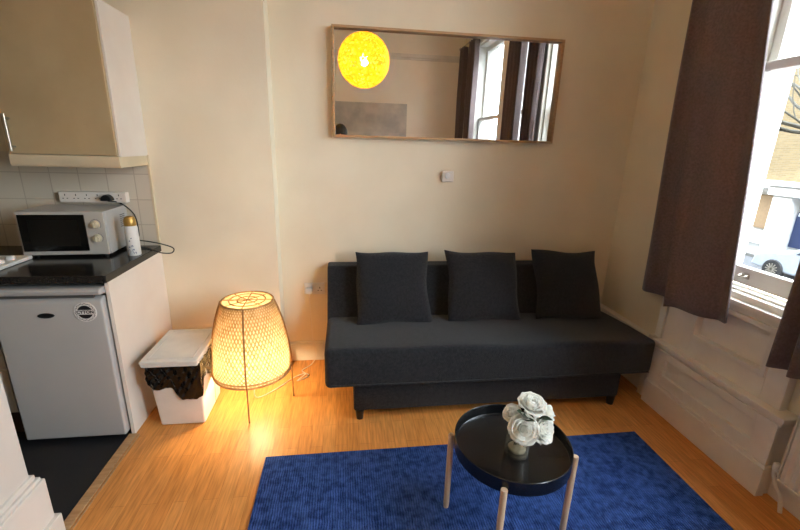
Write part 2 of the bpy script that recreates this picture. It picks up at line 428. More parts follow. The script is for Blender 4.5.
for k in range(44):
    a = 2 * PI * k / 44; r = .0415 + (.002 if k % 3 else -.0015)
    mt = Matrix.Translation((-1.243 + r * math.cos(a), 0, .731 + r * math.sin(a))) @ Matrix.Rotation(-a, 4, 'Y')
    mb.box(-.0022, .0022, 1.9958, 1.9966, -.0012, .0014, mt)
def segm(z0, sgn):
    r = .0335; a0 = math.asin(z0 / r)
    return [(-1.243 + r * math.cos(a0 + (PI - 2 * a0) * k / 20), .731 + sgn * r * math.sin(a0 + (PI - 2 * a0) * k / 20)) for k in range(21)]
mb.prism(segm(.0115, 1), 1.9958, 1.9966, 'y'); mb.prism(segm(.0125, -1), 1.9958, 1.9966, 'y')
mb.build('sticker_print', M['ink'], st)
def text(body, size, loc, rot, m, name, parent, ext=.0004):
    cu = bpy.data.curves.new(name, 'FONT'); cu.body = body; cu.size = size; cu.extrude = ext; cu.offset = size * .03; cu.align_x = 'CENTER'; cu.align_y = 'CENTER'
    o = bpy.data.objects.new(name, cu); C.objects.link(o); o.location = loc; o.rotation_euler = rot
    bpy.context.view_layer.update()
    me = bpy.data.meshes.new_from_object(o.evaluated_get(bpy.context.evaluated_depsgraph_get()))
    me.transform(o.matrix_world); bpy.data.objects.remove(o)
    q = bpy.data.objects.new(name, me); C.objects.link(q); me.materials.clear(); me.materials.append(m)
    q.parent = parent
    r = parent
    while r.parent: r = r.parent
    if parent.parent is None: q.matrix_parent_inverse = Matrix.Translation(-parent.location)
    return q
text('CYTON', .0215, (-1.243, 1.9962, .7305), (PI / 2, 0, 0), M['ink'], 'sticker_lettering', st)

# base cabinet left of the fridge
bc = thing('base_cabinet', (-2.2, 2.4, 0), 'grey kitchen base cabinet on a brown plinth left of the fridge', 'cabinet')
MB().box(-2.7, -1.69, 2.08, 2.6, .14, .868).build('body', M['cabside'], bc, bevel=.002)
MB().box(-2.69, -1.695, 2.06, 2.08, .16, .40).build('lower_drawer', M['cabside'], bc, bevel=.003)
MB().box(-2.69, -1.695, 2.06, 2.08, .405, .86).build('door', M['cabside'], bc, bevel=.003)
MB().box(-2.7, -1.69, 2.11, 2.13, 0, .14).build('plinth', mat('brown_plinth', (92, 74, 58), .5), bc)
# hob
h = thing('hob', (-1.9, 2.3, .91), 'white electric hob set in the worktop left of the microwave', 'hob')
MB().box(-2.22, -1.645, 2.03, 2.325, .91, .93).build('plate', M['white'], h, bevel=.006)
for i, yy in enumerate((2.10, 2.17, 2.24)):
    MB().lathe([(.021, .93), (.019, .944), (.016, .948), (0, .948)], (-1.69, yy, 0), 20).build('knob', M['label'], h, smooth=True)
for c in ((-2.08, 2.18), (-1.86, 2.18)):
    MB().lathe([(.075, .93), (.075, .936), (.07, .938), (0, .938)], (c[0], c[1], 0), 32).build('hot_plate', M['blackplastic'], h, smooth=True)
# wall cabinet
wc = thing('wall_cabinet', (-1.39, 2.48, 1.39), 'cream kitchen wall cabinet with bar handle above the microwave', 'cabinet')
MB().box(-1.645, -1.137, 2.335, YC, 1.445, 2.165).build('body', M['cabside'], wc, bevel=.002)
d = MB().box(-1.64, -1.145, 2.313, 2.333, 1.45, 2.165).build('door', M['cabdoor'], wc, bevel=.004)
hm = MB().tube([(-1.603, 2.284, 1.465), (-1.603, 2.284, 1.635)], .006, 12)
for z in (1.485, 1.615): hm.tube([(-1.603, 2.284, z), (-1.603, 2.313, z)], .005, 10)
hm.build('handle', M['chrome'], d, smooth=True)
MB().prism([(2.312, 1.448), (2.335, 1.448), (2.335, 1.39), (2.322, 1.39), (2.312, 1.405)], -1.642, -1.137, 'x').box(-1.157, -1.137, 2.334, 2.62, 1.392, 1.446).build('pelmet', M['cream'], wc, bevel=.002)

# microwave
MWm = Matrix.Translation((-1.695, 2.335, .924)) @ Matrix.Rotation(.06, 4, 'Z')
mw = thing('microwave', (-1.5, 2.47, .91), 'white microwave oven with black door on the worktop', 'microwave')
W, D_, H = .415, .27, .235
MB().box(0, W, .012, D_, 0, H, MWm).build('body', M['fridge'], mw, bevel=.005)
MB().box(.0, W * .985, 0, .014, .0, H, MWm).build('front_panel', M['mwsilver'], mw, bevel=.003)
dr = MB().box(.01, W * .765, -.006, .002, .022, H - .016, MWm).build('door', M['mwblack'], mw, bevel=.002)
MB().box(.05, W * .68, -.0066, -.0055, .05, H - .045, MWm).build('window_mesh', mat('mw_mesh', (16, 15, 13), .3), dr)
for z, nm in ((.165, 'timer_knob'), (.09, 'power_knob')):
    cx = W * .878
    kn = MB().lathe([(.022, 0), (.021, .004), (.0165, .006), (.0155, .02), (.0, .021)], (0, 0, 0), 28, MWm @ Matrix.Translation((cx, 0, z)) @ RX).build(nm, M['knob'], mw, smooth=True)
    kb = MB().box(cx - .0025, cx + .0025, -.026, -.019, z - .014, z + .014, MWm); kb.build('grip', M['knob'], kn)
    q = MB()
    for k in range(14 if z > .1 else 9):
        a = -.6 + k * .23
        mt = MWm @ Matrix.Translation((cx, 0, z)) @ Matrix.Rotation(-a, 4, 'Y')
        q.box(.025, .029, -.0008, .0005, -.0012, .0012, mt)
    q.build('dial_marks', M['grey'], kn)
for (x, y) in ((.04, .04), (W - .04, .04), (.04, D_ - .03), (W - .04, D_ - .03)):
    MB().lathe([(.014, 0), (.014, .016)], (0, 0, 0), 12, MWm @ Matrix.Translation((x, y, -.0138))).build('foot', M['blackplastic'], mw)
q = MB()
for k in range(7): q.box(W - .0002, W + .0012, .17, .23, .12 + k * .011, .125 + k * .011, MWm)
q.build('side_vent', M['seal'], mw)

# air freshener can
ac = thing('spray_can', (-1.178, 2.40, .91), 'white spray can with a gold cap beside the microwave', 'spray can')
MB().lathe([(.031, 0), (.033, .004), (.033, .155), (.029, .168), (.024, .172)], (-1.178, 2.40, .91), 32).build('body', M['label'], ac, smooth=True)
MB().lathe([(.029, .165), (.0305, .169), (.030, .198), (.023, .214), (.009, .220), (0, .2205)], (-1.178, 2.40, .91), 32).build('cap', M['gold'], ac, smooth=True)
q = MB()
for k, (a, z, s) in enumerate(((-1.9, .03, .012), (-1.5, .02, .015), (-1.2, .035, .01), (-1.75, .05, .008), (-1.35, .055, .011), (-1.0, .015, .012), (-1.6, .085, .007), (-1.3, .10, .006))):
    q.add([(-1.178 + .0334 * math.cos(a + da), 2.40 + .0334 * math.sin(a + da), .91 + z + dz) for da, dz in ((-s * 20, -s * .5), (s * 18, -s * .3), (s * 14, s * .6), (-s * 10, s * .5))], [(0, 1, 2, 3)])
q.build('label_print', mat('blue_grey_print', (112, 122, 140), .5), ac)

# multi socket strip on the tiles
ps = thing('socket_strip', (-1.46, 2.62, 1.19), 'white multi-socket strip on the tiled wall behind the microwave', 'socket strip')
MB().box(-1.625, -1.268, 2.585, 2.624, 1.175, 1.235)  .build('body', M['cabside'], ps, bevel=.004)
for i in range(6):
    xx = -1.592 + i * .057
    q = MB()
    for dx, dz, w2, h2 in ((0, .013, .0022, .005), (-.011, -.007, .004, .002), (.011, -.007, .004, .002)):
        q.box(xx + dx - w2, xx + dx + w2, 2.5842, 2.5856, 1.205 + dz - h2, 1.205 + dz + h2)
    q.build('outlet', M['ink'], ps)
tag(MB().prism([(-1.36 + .03 * math.cos(PI * k / 12), 1.19 + .034 * math.sin(PI * k / 12)) for k in range(13)], 2.545, 2.5842, 'y').build('plug', M['blackplastic'], bevel=.004),
    'black plug pushed into the socket strip behind the microwave', 'plug')
tag(MB().tube(bez([(-1.35, 2.548, 1.19), (-1.31, 2.60, 1.17), (-1.25, 2.612, 1.10), (-1.235, 2.60, .99), (-1.215, 2.54, .965), (-1.14, 2.50, .962), (-1.07, 2.49, .95), (-1.005, 2.485, .926), (-1.015, 2.48, .898), (-1.07, 2.48, .898), (-1.118, 2.49, .912), (-1.16, 2.53, .9145), (-1.22, 2.55, .9145)], 8), .0035, 8).build('power_cable', M['blackplastic'], smooth=True),
    'black power cable looping over the counter edge by the spray can', 'cable')

# ------------------------------------------------------------------ waste bin
wb = thing('waste_bin', (-.92, 2.25, 0), 'white rectangular waste bin with a black bag under its lid', 'bin')
def frus(b0, b1, z0, z1):
    vs = [(x, y, z) for (x0, x1, y0, y1), z in ((b0, z0), (b1, z1)) for y in (y0, y1) for x in (x0, x1)]
    return MB().add(vs, [(0, 2, 3, 1), (4, 5, 7, 6), (0, 1, 5, 4), (2, 6, 7, 3), (0, 4, 6, 2), (1, 3, 7, 5)])
frus((-1.03, -.795, 2.09, 2.39), (-1.05, -.78, 2.06, 2.41), 0, .405).build('body', M['bin'], wb, bevel=.012, seg=3)
def bagfn(u, v):
    # around the rim (u) and down (v)
    L = [(-1.05, 2.06), (-.78, 2.06), (-.78, 2.41), (-1.05, 2.41)]
    per = [.27, .35, .27, .35]; tot = sum(per); d = u * tot; i = 0
    while i < 3 and d > per[i]: d -= per[i]; i += 1
    k = min(1, d / per[i]); a, b_ = L[i], L[(i + 1) % 4]
    x, y = a[0] + (b_[0] - a[0]) * k, a[1] + (b_[1] - a[1]) * k
    cx, cy = -.915, 2.235
    depth = .135 + .012 * math.sin(2 * PI * u * 3 + .6) + .095 / (1 + math.exp(-(u - .105) / .008)) / (1 + math.exp((u - .235) / .012)) + .01 * math.sin(40 * u)
    o = 1.03 + .02 * math.sin(u * 61 + v * 6) * (.3 + v) + .018 * math.sin(u * 127 - v * 9) + .012 * math.sin(u * 215 + v * 23) + .01 * v
    s = 1 - .06 * v
    return (cx + (x - cx) * o * s, cy + (y - cy) * o * s, .403 - depth * v)
MB().grid(bagfn, 260, 16).build('bag', M['bag'], wb, smooth=True, solid=.002)
ld = MB().box(-1.064, -.776, 2.03, 2.425, .412, .432).box(-1.06, -.78, 2.034, 2.421, .395, .412).build('lid', M['bin'], wb, bevel=.006, seg=3)
q = MB(); 
for (x0, x1, y0, y1) in ((-1.035, -.805, 2.06, 2.068), (-1.035, -.805, 2.388, 2.396), (-1.035, -1.027, 2.06, 2.396), (-.813, -.805, 2.06, 2.396)): q.box(x0, x1, y0, y1, .431, .4345)
q.build('lid_rib', M['bin'], ld, bevel=.001)

# ------------------------------------------------------------------ bamboo floor lamp
LX, LY = -.565, 2.30
fl = thing('floor_lamp', (LX, LY, 0), 'lit woven bamboo floor lamp standing between bin and sofa', 'lamp')
prof = [(.221, .212), (.226, .25), (.224, .30), (.215, .38), (.202, .46), (.184, .54), (.162, .61), (.143, .66)]
def pr(t):
    x = t * (len(prof) - 1); i = min(int(x), len(prof) - 2); k = x - i
    return tuple(prof[i][j] * (1 - k) + prof[i + 1][j] * k for j in (0, 1))
sh = MB()
N = 64
for dirn in (1, -1):
    for s in range(N):
        th0 = 2 * PI * s / N; off = .0012 * dirn
        pts = []
        for k in range(19):
            t = k / 18; r, z = pr(t); th = th0 + dirn * t * 1.25
            pts.append((r + off, th, z))
        vs = []; w2 = .0036
        for (r, th, z) in pts:
            for du, dr_ in ((-w2, -.0005), (w2, -.0005), (w2, .0005), (-w2, .0005)):
                a = th + du / r
                vs.append((LX + (r + dr_) * math.cos(a), LY + (r + dr_) * math.sin(a), z))
        fs = [(i * 4 + j, i * 4 + (j + 1) % 4, (i + 1) * 4 + (j + 1) % 4, (i + 1) * 4 + j) for i in range(18) for j in range(4)]
        sh.add(vs, fs)
shade = sh.build('lamp_shade', M['bamboo'], fl)
ln = MB(); ln.grid(lambda u, v: (LX + (pr(v)[0] - .006) * math.cos(2 * PI * u), LY + (pr(v)[0] - .006) * math.sin(2 * PI * u), pr(v)[1]), 72, 20)
ln.build('shade_liner', M['liner'], shade, smooth=True)
q = MB(); q.ring(.222, .214, (LX, LY, 0), .006); q.ring(.228, .236, (LX, LY, 0), .004); q.build('bottom_hoop', M['bamboo'], shade, smooth=True)
q = MB(); q.ring(.143, .66, (LX, LY, 0), .006); q.ring(.10, .662, (LX, LY, 0), .0035); q.ring(.055, .662, (LX, LY, 0), .0035)
for k in range(8):
    a = k * PI / 4
    q.tube([(LX, LY, .662), (LX + .143 * math.cos(a), LY + .143 * math.sin(a), .662)], .003, 6)
q.build('top_hoop', M['bamboo'], shade, smooth=True)
for k in range(4):
    a = -PI / 2 + .06 + k * PI / 2
    path = [(LX + .232 * math.cos(a), LY + .232 * math.sin(a), 0)] + [(LX + (r + .006) * math.cos(a), LY + (r + .006) * math.sin(a), z) for r, z in prof]
    MB().tube(path, .0045, 8).build('leg', M['bamboodark'], fl, smooth=True)
q = MB().lathe([(.02, .20), (.02, .26), (.016, .275)], (LX, LY, 0), 20)
for k in range(4):
    a = -PI / 2 + .06 + k * PI / 2
    q.tube([(LX, LY, .205), (LX + .22 * math.cos(a), LY + .22 * math.sin(a), .214)], .003, 6)
q.build('bulb_holder', M['cable_w'], fl)
MB().sphere((LX, LY, .315), .04, 20, 12).build('bulb', M['bulb'], fl, smooth=True)
# wall sockets and plug
ws = thing('wall_socket', (-.215, YB, .56), 'white double wall socket low beside the sofa', 'socket')
MB().box(-.29, -.147, YB - .012, YB, .515, .60).build('plate', M['label'], ws, bevel=.004)
for xx in (-.255, -.182):
    q = MB()
    for dx, dz, w2, h2 in ((0, .012, .003, .006), (-.011, -.008, .005, .0025), (.011, -.008, .005, .0025)):
        q.box(xx + dx - w2, xx + dx + w2, YB - .0128, YB - .0115, .553 + dz - h2, .553 + dz + h2)
    q.build('outlet', M['ink'], ws)
    MB().box(xx - .006 + .018, xx + .006 + .018, YB - .017, YB - .0115, .578, .592).build('switch', M['label'], ws, bevel=.002)
tag(MB().box(-.278, -.232, YB - .052, YB - .0128, .53, .575).build('lamp_plug', M['label'], bevel=.008, seg=3), 'white plug in the left half of the wall socket', 'plug')
tag(MB().tube(bez([(-.255, YB - .04, .531), (-.25, YB - .035, .40), (-.24, YB - .05, .2), (-.22, YB - .06, .07), (-.25, YB - .09, .008), (-.31, YB - .17, .006), (-.26, YB - .24, .006), (-.33, YB - .30, .006), (-.28, YB - .22, .012), (-.36, YB - .26, .006), (-.45, YB - .38, .006), (-.555, 2.30, .012), (-.565, 2.30, .10), (-.565, 2.30, .199)], 8), .003, 8).build('lamp_cable', M['cable_w'], smooth=True),
    'thin white lamp cable running from wall socket to floor lamp', 'cable')

# ------------------------------------------------------------------ sofa
so = thing('sofa', (.88, 2.4, 0), 'charcoal fabric sofa bed against the back wall', 'sofa')
def softbox(x0, x1, y0, y1, z0, z1, r, seg=4, warp=None, cuts=18):
    bm = bmesh.new(); bmesh.ops.create_cube(bm, size=1)
    for v in bm.verts: v.co = ((x0 + x1) / 2 + v.co.x * (x1 - x0), (y0 + y1) / 2 + v.co.y * (y1 - y0), (z0 + z1) / 2 + v.co.z * (z1 - z0))
    bmesh.ops.subdivide_edges(bm, edges=[e for e in bm.edges if abs(e.verts[0].co.x - e.verts[1].co.x) > .5 * (x1 - x0)], cuts=cuts, use_grid_fill=True)
    bmesh.ops.subdivide_edges(bm, edges=[e for e in bm.edges if abs(e.verts[0].co.y - e.verts[1].co.y) > .5 * (y1 - y0)], cuts=8, use_grid_fill=True)
    ed = [e for e in bm.edges if len(e.link_faces) == 2 and e.calc_face_angle(0) > 1.]
    bmesh.ops.bevel(bm, geom=ed, offset=r, segments=seg, profile=.5, affect='EDGES', clamp_overlap=True)
    if warp:
        for v in bm.verts: v.co = warp(v.co)
    mb = MB(); bm.verts.index_update()
    mb.add([v.co.copy() for v in bm.verts], [[v.index for v in f_.verts] for f_ in bm.faces]); bm.free()
    return mb
def seatwarp(c):
    u = (c.x + .12) / 2.0; top = max(0, (c.z - .38) / .08)
    s = .006 * math.sin(PI * max(0, min(1, u))) * math.sin(PI * max(0, min(1, (c.y - 2.02) / .6)))
    dz = top * (s - .012 * u) + .004 * math.sin(c.x * 9 + c.y * 7) * top
    dz += -.004 * math.sin(PI * max(0, min(1, u)))* (1 - min(1, top))
    dy = .006 * math.sin(c.x * 5.) * (1 if c.y < 2.1 else 0)
    dx = -.06 * max(0, (c.y - 2.02)) / .5 * max(0, min(1, (u - .5) * 2))
    return Vector((c.x + dx, c.y + dy, c.z + dz))
seat = softbox(-.12, 1.88, 2.02, 2.60, .222, .462, .03, 4, seatwarp).build('seat', M['sofa'], so, smooth=True)
q = MB().tube([(-.088, 2.014, .247), (.5, 2.013, .243), (1.2, 2.013, .241), (1.85, 2.014, .243)], .005, 8); q.build('seat_piping', M['sofa'], seat, smooth=True)
def backwarp(c):
    # lean back: y shear with height
    return Vector((c.x, c.y + (c.z - .45) * .60, c.z))
softbox(-.12, 1.80, 2.475, 2.585, .40, .755, .028, 4, backwarp, 14).build('backrest', M['sofa'], so, smooth=True)
base = softbox(.04, 1.70, 2.045, 2.62, .055, .245, .012, 2).build('base', M['sofa'], so, smooth=True)
for fx in (.075, 1.665):
    for fy in (2.06, 2.58): MB().lathe([(.02, 0), (.026, .06)], (fx, fy, 0), 20).build('foot', M['blackplastic'], so, smooth=True)

def cushion(cx, label, a, b, rz, seed, dy=0., dz=0.):
    rnd = random.Random(seed); ph = [rnd.uniform(0, 6) for _ in range(6)]
    n = 30; T = .066
    lean = Matrix.Rotation(-.53, 4, 'X')
    mt = Matrix.Translation((cx, 2.478 + dy, .662 + dz)) @ lean @ Matrix.Rotation(rz, 4, 'Y')
    mb = MB()
    for sgn in (-1, 1):
        def fn(u, v):
            U, V = u * 2 - 1, v * 2 - 1
            x = a * U * (1 - .055 * (1 - V * V)) ; z = b * V * (1 - .05 * (1 - U * U))
            th = T * max(0, (1 - U ** 2) * (1 - V ** 2)) ** .42
            th *= 1 + .10 * math.sin(3 * U + ph[0]) * math.sin(3 * V + ph[1]) + .1 * (-V)
            x += .006 * math.sin(4 * V + ph[2]) * abs(U); z += .006 * math.sin(4 * U + ph[3]) * abs(V)
            return mt @ Vector((x, sgn * th, z))
        mb.grid(fn, n, n)
    return tag(mb.build('cushion', M['cush'], smooth=True), label, 'cushion', 'charcoal scatter cushions on the sofa')
cushion(.302, 'charcoal square cushion at the left end of the sofa near the lamp', .242, .242, .0, 1)
cushion(.908, 'charcoal square cushion in the middle of the sofa', .250, .240, .03, 2)
cushion(1.505, 'charcoal square cushion at the window end of the sofa', .238, .242, .045, 3)

# ------------------------------------------------------------------ mirror, thermostat
mi = thing('wall_mirror', (.665, YB - .03, 1.9), 'wide mirror in a slim oak frame on the wall above the sofa', 'mirror')
x0, x1, z0, z1 = -.07, 1.398, 1.585, 2.218
y0, y1 = YB - .05, YB
for nm, bx in (('top_rail', (x0, x1, z1 - .014, z1)), ('bottom_rail', (x0, x1, z0, z0 + .014)), ('side_rail', (x0, x0 + .014, z0 + .014, z1 - .014)), ('side_rail', (x1 - .014, x1, z0 + .014, z1 - .014))):
    MB().box(bx[0], bx[1], y0, y1, bx[2], bx[3]).build(nm, M['oak'], mi, bevel=.001)
MB().box(x0 + .014, x1 - .014, YB - .02, YB - .002, z0 + .014, z1 - .014).build('mirror_glass', M['mirror'], mi)
th = thing('thermostat', (.692, YB, 1.353), 'small white square thermostat on the wall below the mirror', 'thermostat')
MB().box(.652, .732, YB - .03, YB, 1.315, 1.388).build('case', M['cabside'], th, bevel=.006, seg=3)
MB().lathe([(.02, 0), (.018, .01), (0, .011)], (0, 0, 0), 24, Matrix.Translation((.688, YB - .03, 1.355)) @ RX).build('dial', M['label'], th, smooth=True)

# ------------------------------------------------------------------ rug
tag(MB().box(-.41, 1.63, .1, 1.778, .0, .013).build('rug', M['rug'], bevel=.004), 'large blue ribbed rug on the wooden floor under the tray table', 'rug')

# ------------------------------------------------------------------ tray table
TX, TY = .660, 1.308
ZR = .013
tt = thing('tray_table', (TX, TY, ZR), 'round black tray table with pale wooden legs on the blue rug', 'table')
MB().lathe([(.0, .370), (.222, .370), (.226, .373), (.226, .420), (.228, .422), (.2305, .420), (.2305, .366), (.226, .362), (0, .362)], (TX, TY, 0), 72).build('tray', M['tray'], tt, smooth=True)
for ang in (160, 242, 339, 64):
    a = math.radians(ang)
    lx, ly = TX + .2435 * math.cos(a), TY + .2435 * math.sin(a)
    lg = MB().lathe([(.0105, ZR), (.0125, ZR + .02), (.0125, .388), (.0115, .392), (0, .393)], (lx, ly, 0), 20).build('leg', M['pine'], tt, smooth=True)

# vase and roses
VX, VY, VZ = .672, 1.285, .370
va = thing('vase', (VX, VY, VZ), 'small clear glass jar holding white roses on the black tray', 'vase')
MB().lathe([(0, .001), (.042, .001), (.047, .006), (.048, .06), (.045, .10), (.040, .115), (.042, .126), (.0395, .126), (.0375, .115), (.0425, .10), (.0452, .06), (.0442, .012), (.040, .008), (0, .008)], (VX, VY, VZ), 40)  .build('glass', M['jar'], va, smooth=True)
tag(MB().sphere((VX, VY, VZ + .0255), .036, 20, 10, (1, 1, .45)).build('pebble', M['pebble'], smooth=True), 'white pebble at the bottom of the glass jar', 'pebble')
def rose(c, r, tilt, label, seed):
    rnd = random.Random(seed)
    t = thing('rose', c, label, 'flower', 'white roses in the glass jar')
    ax = Vector(tilt).normalized(); q = Vector((0, 0, 1)).rotation_difference(ax).to_matrix().to_4x4()
    mt = Matrix.Translation(c) @ q
    mb = MB()
    layers = [(3, .22, .80, .05), (4, .38, .84, .2), (5, .54, .84, .4), (7, .74, .74, .75), (9, .98, .55, 1.15)]
    for li, (n, rr, hh, op) in enumerate(layers):
        for k in range(n):
            a0 = 2 * PI * (k + rnd.uniform(-.12, .12)) / n + li * .7
            wid = 2 * PI / n * .78
            jr = rnd.uniform(.92, 1.08); jh = rnd.uniform(.9, 1.08)
            def fn(u, v):
                U = u * 2 - 1
                a = a0 + U * wid * (.35 + .65 * math.sin(PI * (.12 + .62 * v)))
                # radial profile: cup opening outwards, rim curling back
                rad = r * rr * jr * (math.sin(min(1., v * 1.15) * PI / 2) ** .7) + r * op * .20 * v ** 3 * (1 + .15 * math.sin(5 * U + seed))
                z = r * (-.55 + (hh + .55) * jh * v) - r * op * .30 * v ** 5 - r * .16 * U * U * v
                rad -= r * .05 * U * U * v * (1 - op)
                return mt @ Vector((rad * math.cos(a), rad * math.sin(a), z))
            mb.grid(fn, 8, 8)
    mb.sphere(tuple(Vector(c) - ax * r * .12), r * .42, 14, 10)
    mb.build('bloom', M['petal'], t, smooth=True, solid=.0008)
    p0 = Vector(c) - ax * r * .5; p2 = Vector((VX + (c[0] - VX) * -.15, VY + (c[1] - VY) * -.15, VZ + .04)); p1 = Vector((VX + (c[0] - VX) * .25, VY + (c[1] - VY) * .25, VZ + .105))
    MB().tube(bez([p0, p1, p2], 8), .0022, 8).build('stem', M['stem'], t, smooth=True)
    return t
def leaf(parent, base, tip, wd):
    b0, t0 = Vector(base), Vector(tip); d = t0 - b0; side = d.cross(Vector((0, -.4, 1))).normalized(); nrm = side.cross(d).normalized()
    def fn(u, v):
        U = u * 2 - 1; s = math.sin(PI * v ** .8) ** .8
        return b0 + d * v + side * U * wd * s + nrm * (.004 * math.sin(PI * v) + .25 * wd * U * U * s)
    MB().grid(fn, 6, 10).build('leaf', M['leaf'], parent, smooth=True, solid=.0008)
r1 = rose((.662, 1.232, .524), .047, (-.3, -.75, .6), 'white rose low at the front left of the bunch', 1)
r2 = rose((.734, 1.232, .519), .045, (.35, -.7, .5), 'white rose low at the front right of the bunch', 2)
r3 = rose((.713, 1.290, .588), .045, (.05, -.35, 1), 'white rose at the very top of the bunch', 3)
r4 = rose((.768, 1.275, .556), .038, (.7, -.3, .6), 'white rose highest on the right side of the bunch', 4)
r5 = rose((.636, 1.290, .556), .030, (-.6, -.2, .7), 'small white rose at the back left between dark leaves', 5)
leaf(r3, (.69, 1.262, .545), (.650, 1.225, .592), .014)
leaf(r3, (.675, 1.265, .55), (.632, 1.245, .60), .016)
leaf(r4, (.725, 1.245, .56), (.758, 1.205, .578), .011)
leaf(r5, (.665, 1.26, .54), (.690, 1.205, .578), .012)

# ------------------------------------------------------------------ curtains
def curtain(bot, top, zb, zt, label, power=1., wav=0., zbf=None):
    B = bez([(p[0], p[1], 0) for p in bot], 14); T = bez([(p[0], p[1], 0) for p in top], 14)
    mb = MB(); nb = len(B) - 1
    def fn(u, v):
        x = u * nb; i = min(int(x), nb - 1); k = x - i
        pb = B[i].lerp(B[i + 1], k); pt = T[i].lerp(T[i + 1], k)
        w = (1 - v) ** power
        p = pt.lerp(pb, w)
        zz = zb if zbf is None else zbf(u)
        return (p.x + .004 * math.sin(9 * v + 5 * u) + wav * math.sin(u * 31 + v * 1.5), p.y + wav * math.sin(u * 31 + v * 1.5), zz + (zt - zz) * v)
    mb.grid(fn, nb, 40)
    return tag(mb.build('curtain', M['curtain'], smooth=True, solid=.003), label, 'curtain', 'brown velvet curtains at the windows')
ZP = 3.06
curtain([(1.955, 2.285), (1.905, 2.27), (1.885, 2.215), (1.90, 2.14), (1.945, 2.06), (1.94, 2.0), (1.85, 1.985), (1.80, 1.955), (1.825, 1.90), (1.86, 1.81), (1.885, 1.72), (1.90, 1.68), (1.905, 1.662)],
        [(1.95, 2.37), (1.91, 2.36), (1.885, 2.325), (1.90, 2.28), (1.945, 2.235), (1.94, 2.20), (1.85, 2.195), (1.80, 2.165), (1.835, 2.10), (1.865, 2.04), (1.885, 1.985), (1.90, 1.955), (1.905, 1.94)],
        .70, ZP, 'brown velvet curtain hanging between the sofa and the window', wav=.013, zbf=lambda u: .702 + (.03 * (u - .5) * 2 if u > .5 else 0))
def pleats(y0, y1, n, amp=.045, xc=1.90): return [(xc + (amp if k % 2 else -amp), y0 + (y1 - y0) * k / n) for k in range(n + 1)]
curtain([(1.89, 1.405)] + pleats(1.385, 1.09, 7, .035, 1.885), [(1.89, 1.385)] + pleats(1.37, 1.12, 7, .04), .645, ZP, 'brown velvet curtain hanging above the white radiator')
curtain(pleats(.97, .56, 8), pleats(.93, .60, 8), .66, ZP, 'brown velvet curtain near the middle of the mirror reflection, between two bright windows')
curtain(pleats(-.74, -1.12, 7), pleats(-.76, -1.10, 7), .66, ZP, 'brown velvet curtain seen in the mirror left of the largest bright window')
curtain(pleats(-1.33, -1.57, 6), pleats(-1.35, -1.56, 6), .66, ZP, 'brown velvet curtain seen in the mirror by the rear wall')
cp = thing('curtain_pole', (1.885, .5, ZP + .02), 'long metal curtain pole above the windows', 'curtain pole')
MB().tube([(1.885, 2.45, ZP + .012), (1.885, -1.62, ZP + .012)], .012, 14).build('rod', M['chrome'], cp, smooth=True)
for yy in (2.46, -1.63): MB().sphere((1.885, yy, ZP + .012), .025, 16, 10).build('finial', M['chrome'], cp, smooth=True)
for yy in (2.44, .25, -1.6): MB().box(1.88, XR, yy - .01, yy + .01, ZP + .005, ZP + .02).build('bracket', M['chrome'], cp)

# ------------------------------------------------------------------ radiator
ra = thing('radiator', (1.95, .75, .13), 'white panel radiator below the curtain at the right', 'radiator')
p = MB(); yy = 1.245
prf = []
k = 0
y = .25
poly = []
while y < 1.245 - .001:
    poly += [(1.915, y + .004), (1.905, y + .012), (1.905, y + .028), (1.915, y + .036)]; y += .04
poly = [(1.93, .25)] + poly + [(1.93, 1.248)]
p.prism(poly, .16, .57, 'z')
p.build('front_panel', M['rad'], ra, bevel=.002)
MB().box(1.905, 1.97, .25, 1.248, .57, .585).box(1.905, 1.97, 1.246, 1.252, .16, .585).box(1.93, 1.97, .26, 1.24, .17, .57).box(1.905, 1.97, .25, 1.25, .145, .16).build('casing', M['rad'], ra, bevel=.003)
for q_ in (.5, 1.0): MB().box(1.97, 2.0, q_ - .02, q_ + .02, .2, .5).build('wall_bracket', M['rad'], ra)
v = MB().tube(bez([(1.93, 1.245, .175), (1.93, 1.268, .175), (1.932, 1.285, .16), (1.932, 1.262, .10), (1.933, 1.235, .07), (1.933, 1.222, .03), (1.933, 1.215, 0)], 6), .0085, 12)
v.build('pipe', M['rad'], ra, smooth=True)
MB().lathe([(.013, .0), (.015, .004), (.015, .03), (.010, .036), (0, .037)], (1.93, 1.279, .175), 18).build('valve', M['label'], ra, smooth=True)

# ------------------------------------------------------------------ pendant lamp (seen in the mirror)
PX, PY, PZ, PR = .22, .6, 2.425, .279
pl = thing('pendant_lamp', (PX, PY, PZ), 'glowing yellow perforated ball pendant lamp reflected in the mirror', 'lamp')
bm = bmesh.new(); bmesh.ops.create_icosphere(bm, subdivisions=4, radius=PR)
bmesh.ops.dual if False else None
bm.verts.ensure_lookup_table()
mb = MB(); rnd = random.Random(4)
vs = [v.co.copy() for v in bm.verts]
for f_ in bm.faces:                       # each triangle becomes a rim of three quads around a hole
    c = f_.calc_center_median(); k = .62 if rnd.random() < .45 else .18
    idx = [v.index for v in f_.verts]
    P3 = [vs[i] for i in idx]; In = [c + (p_ - c) * k for p_ in P3]
    off = Vector((PX, PY, PZ))
    mb.add([p_ + off for p_ in P3] + [p_ + off for p_ in In], [(0, 1, 4, 3), (1, 2, 5, 4), (2, 0, 3, 5)])
bm.free()
mb.build('lamp_shade', M['pend'], pl, solid=.002)
MB().tube([(PX, PY, PZ + .10), (PX, PY, ZC - .02)], .004, 8).build('cord', M['cable_w'], pl)
MB().lathe([(.02, .05), (.02, .1), (.012, .115), (0, .116)], (PX, PY, PZ), 16).build('bulb_holder', M['cable_w'], pl)
MB().lathe([(.05, -.025), (.05, 0)], (PX, PY, ZC), 24).build('ceiling_rose', M['label'], pl)
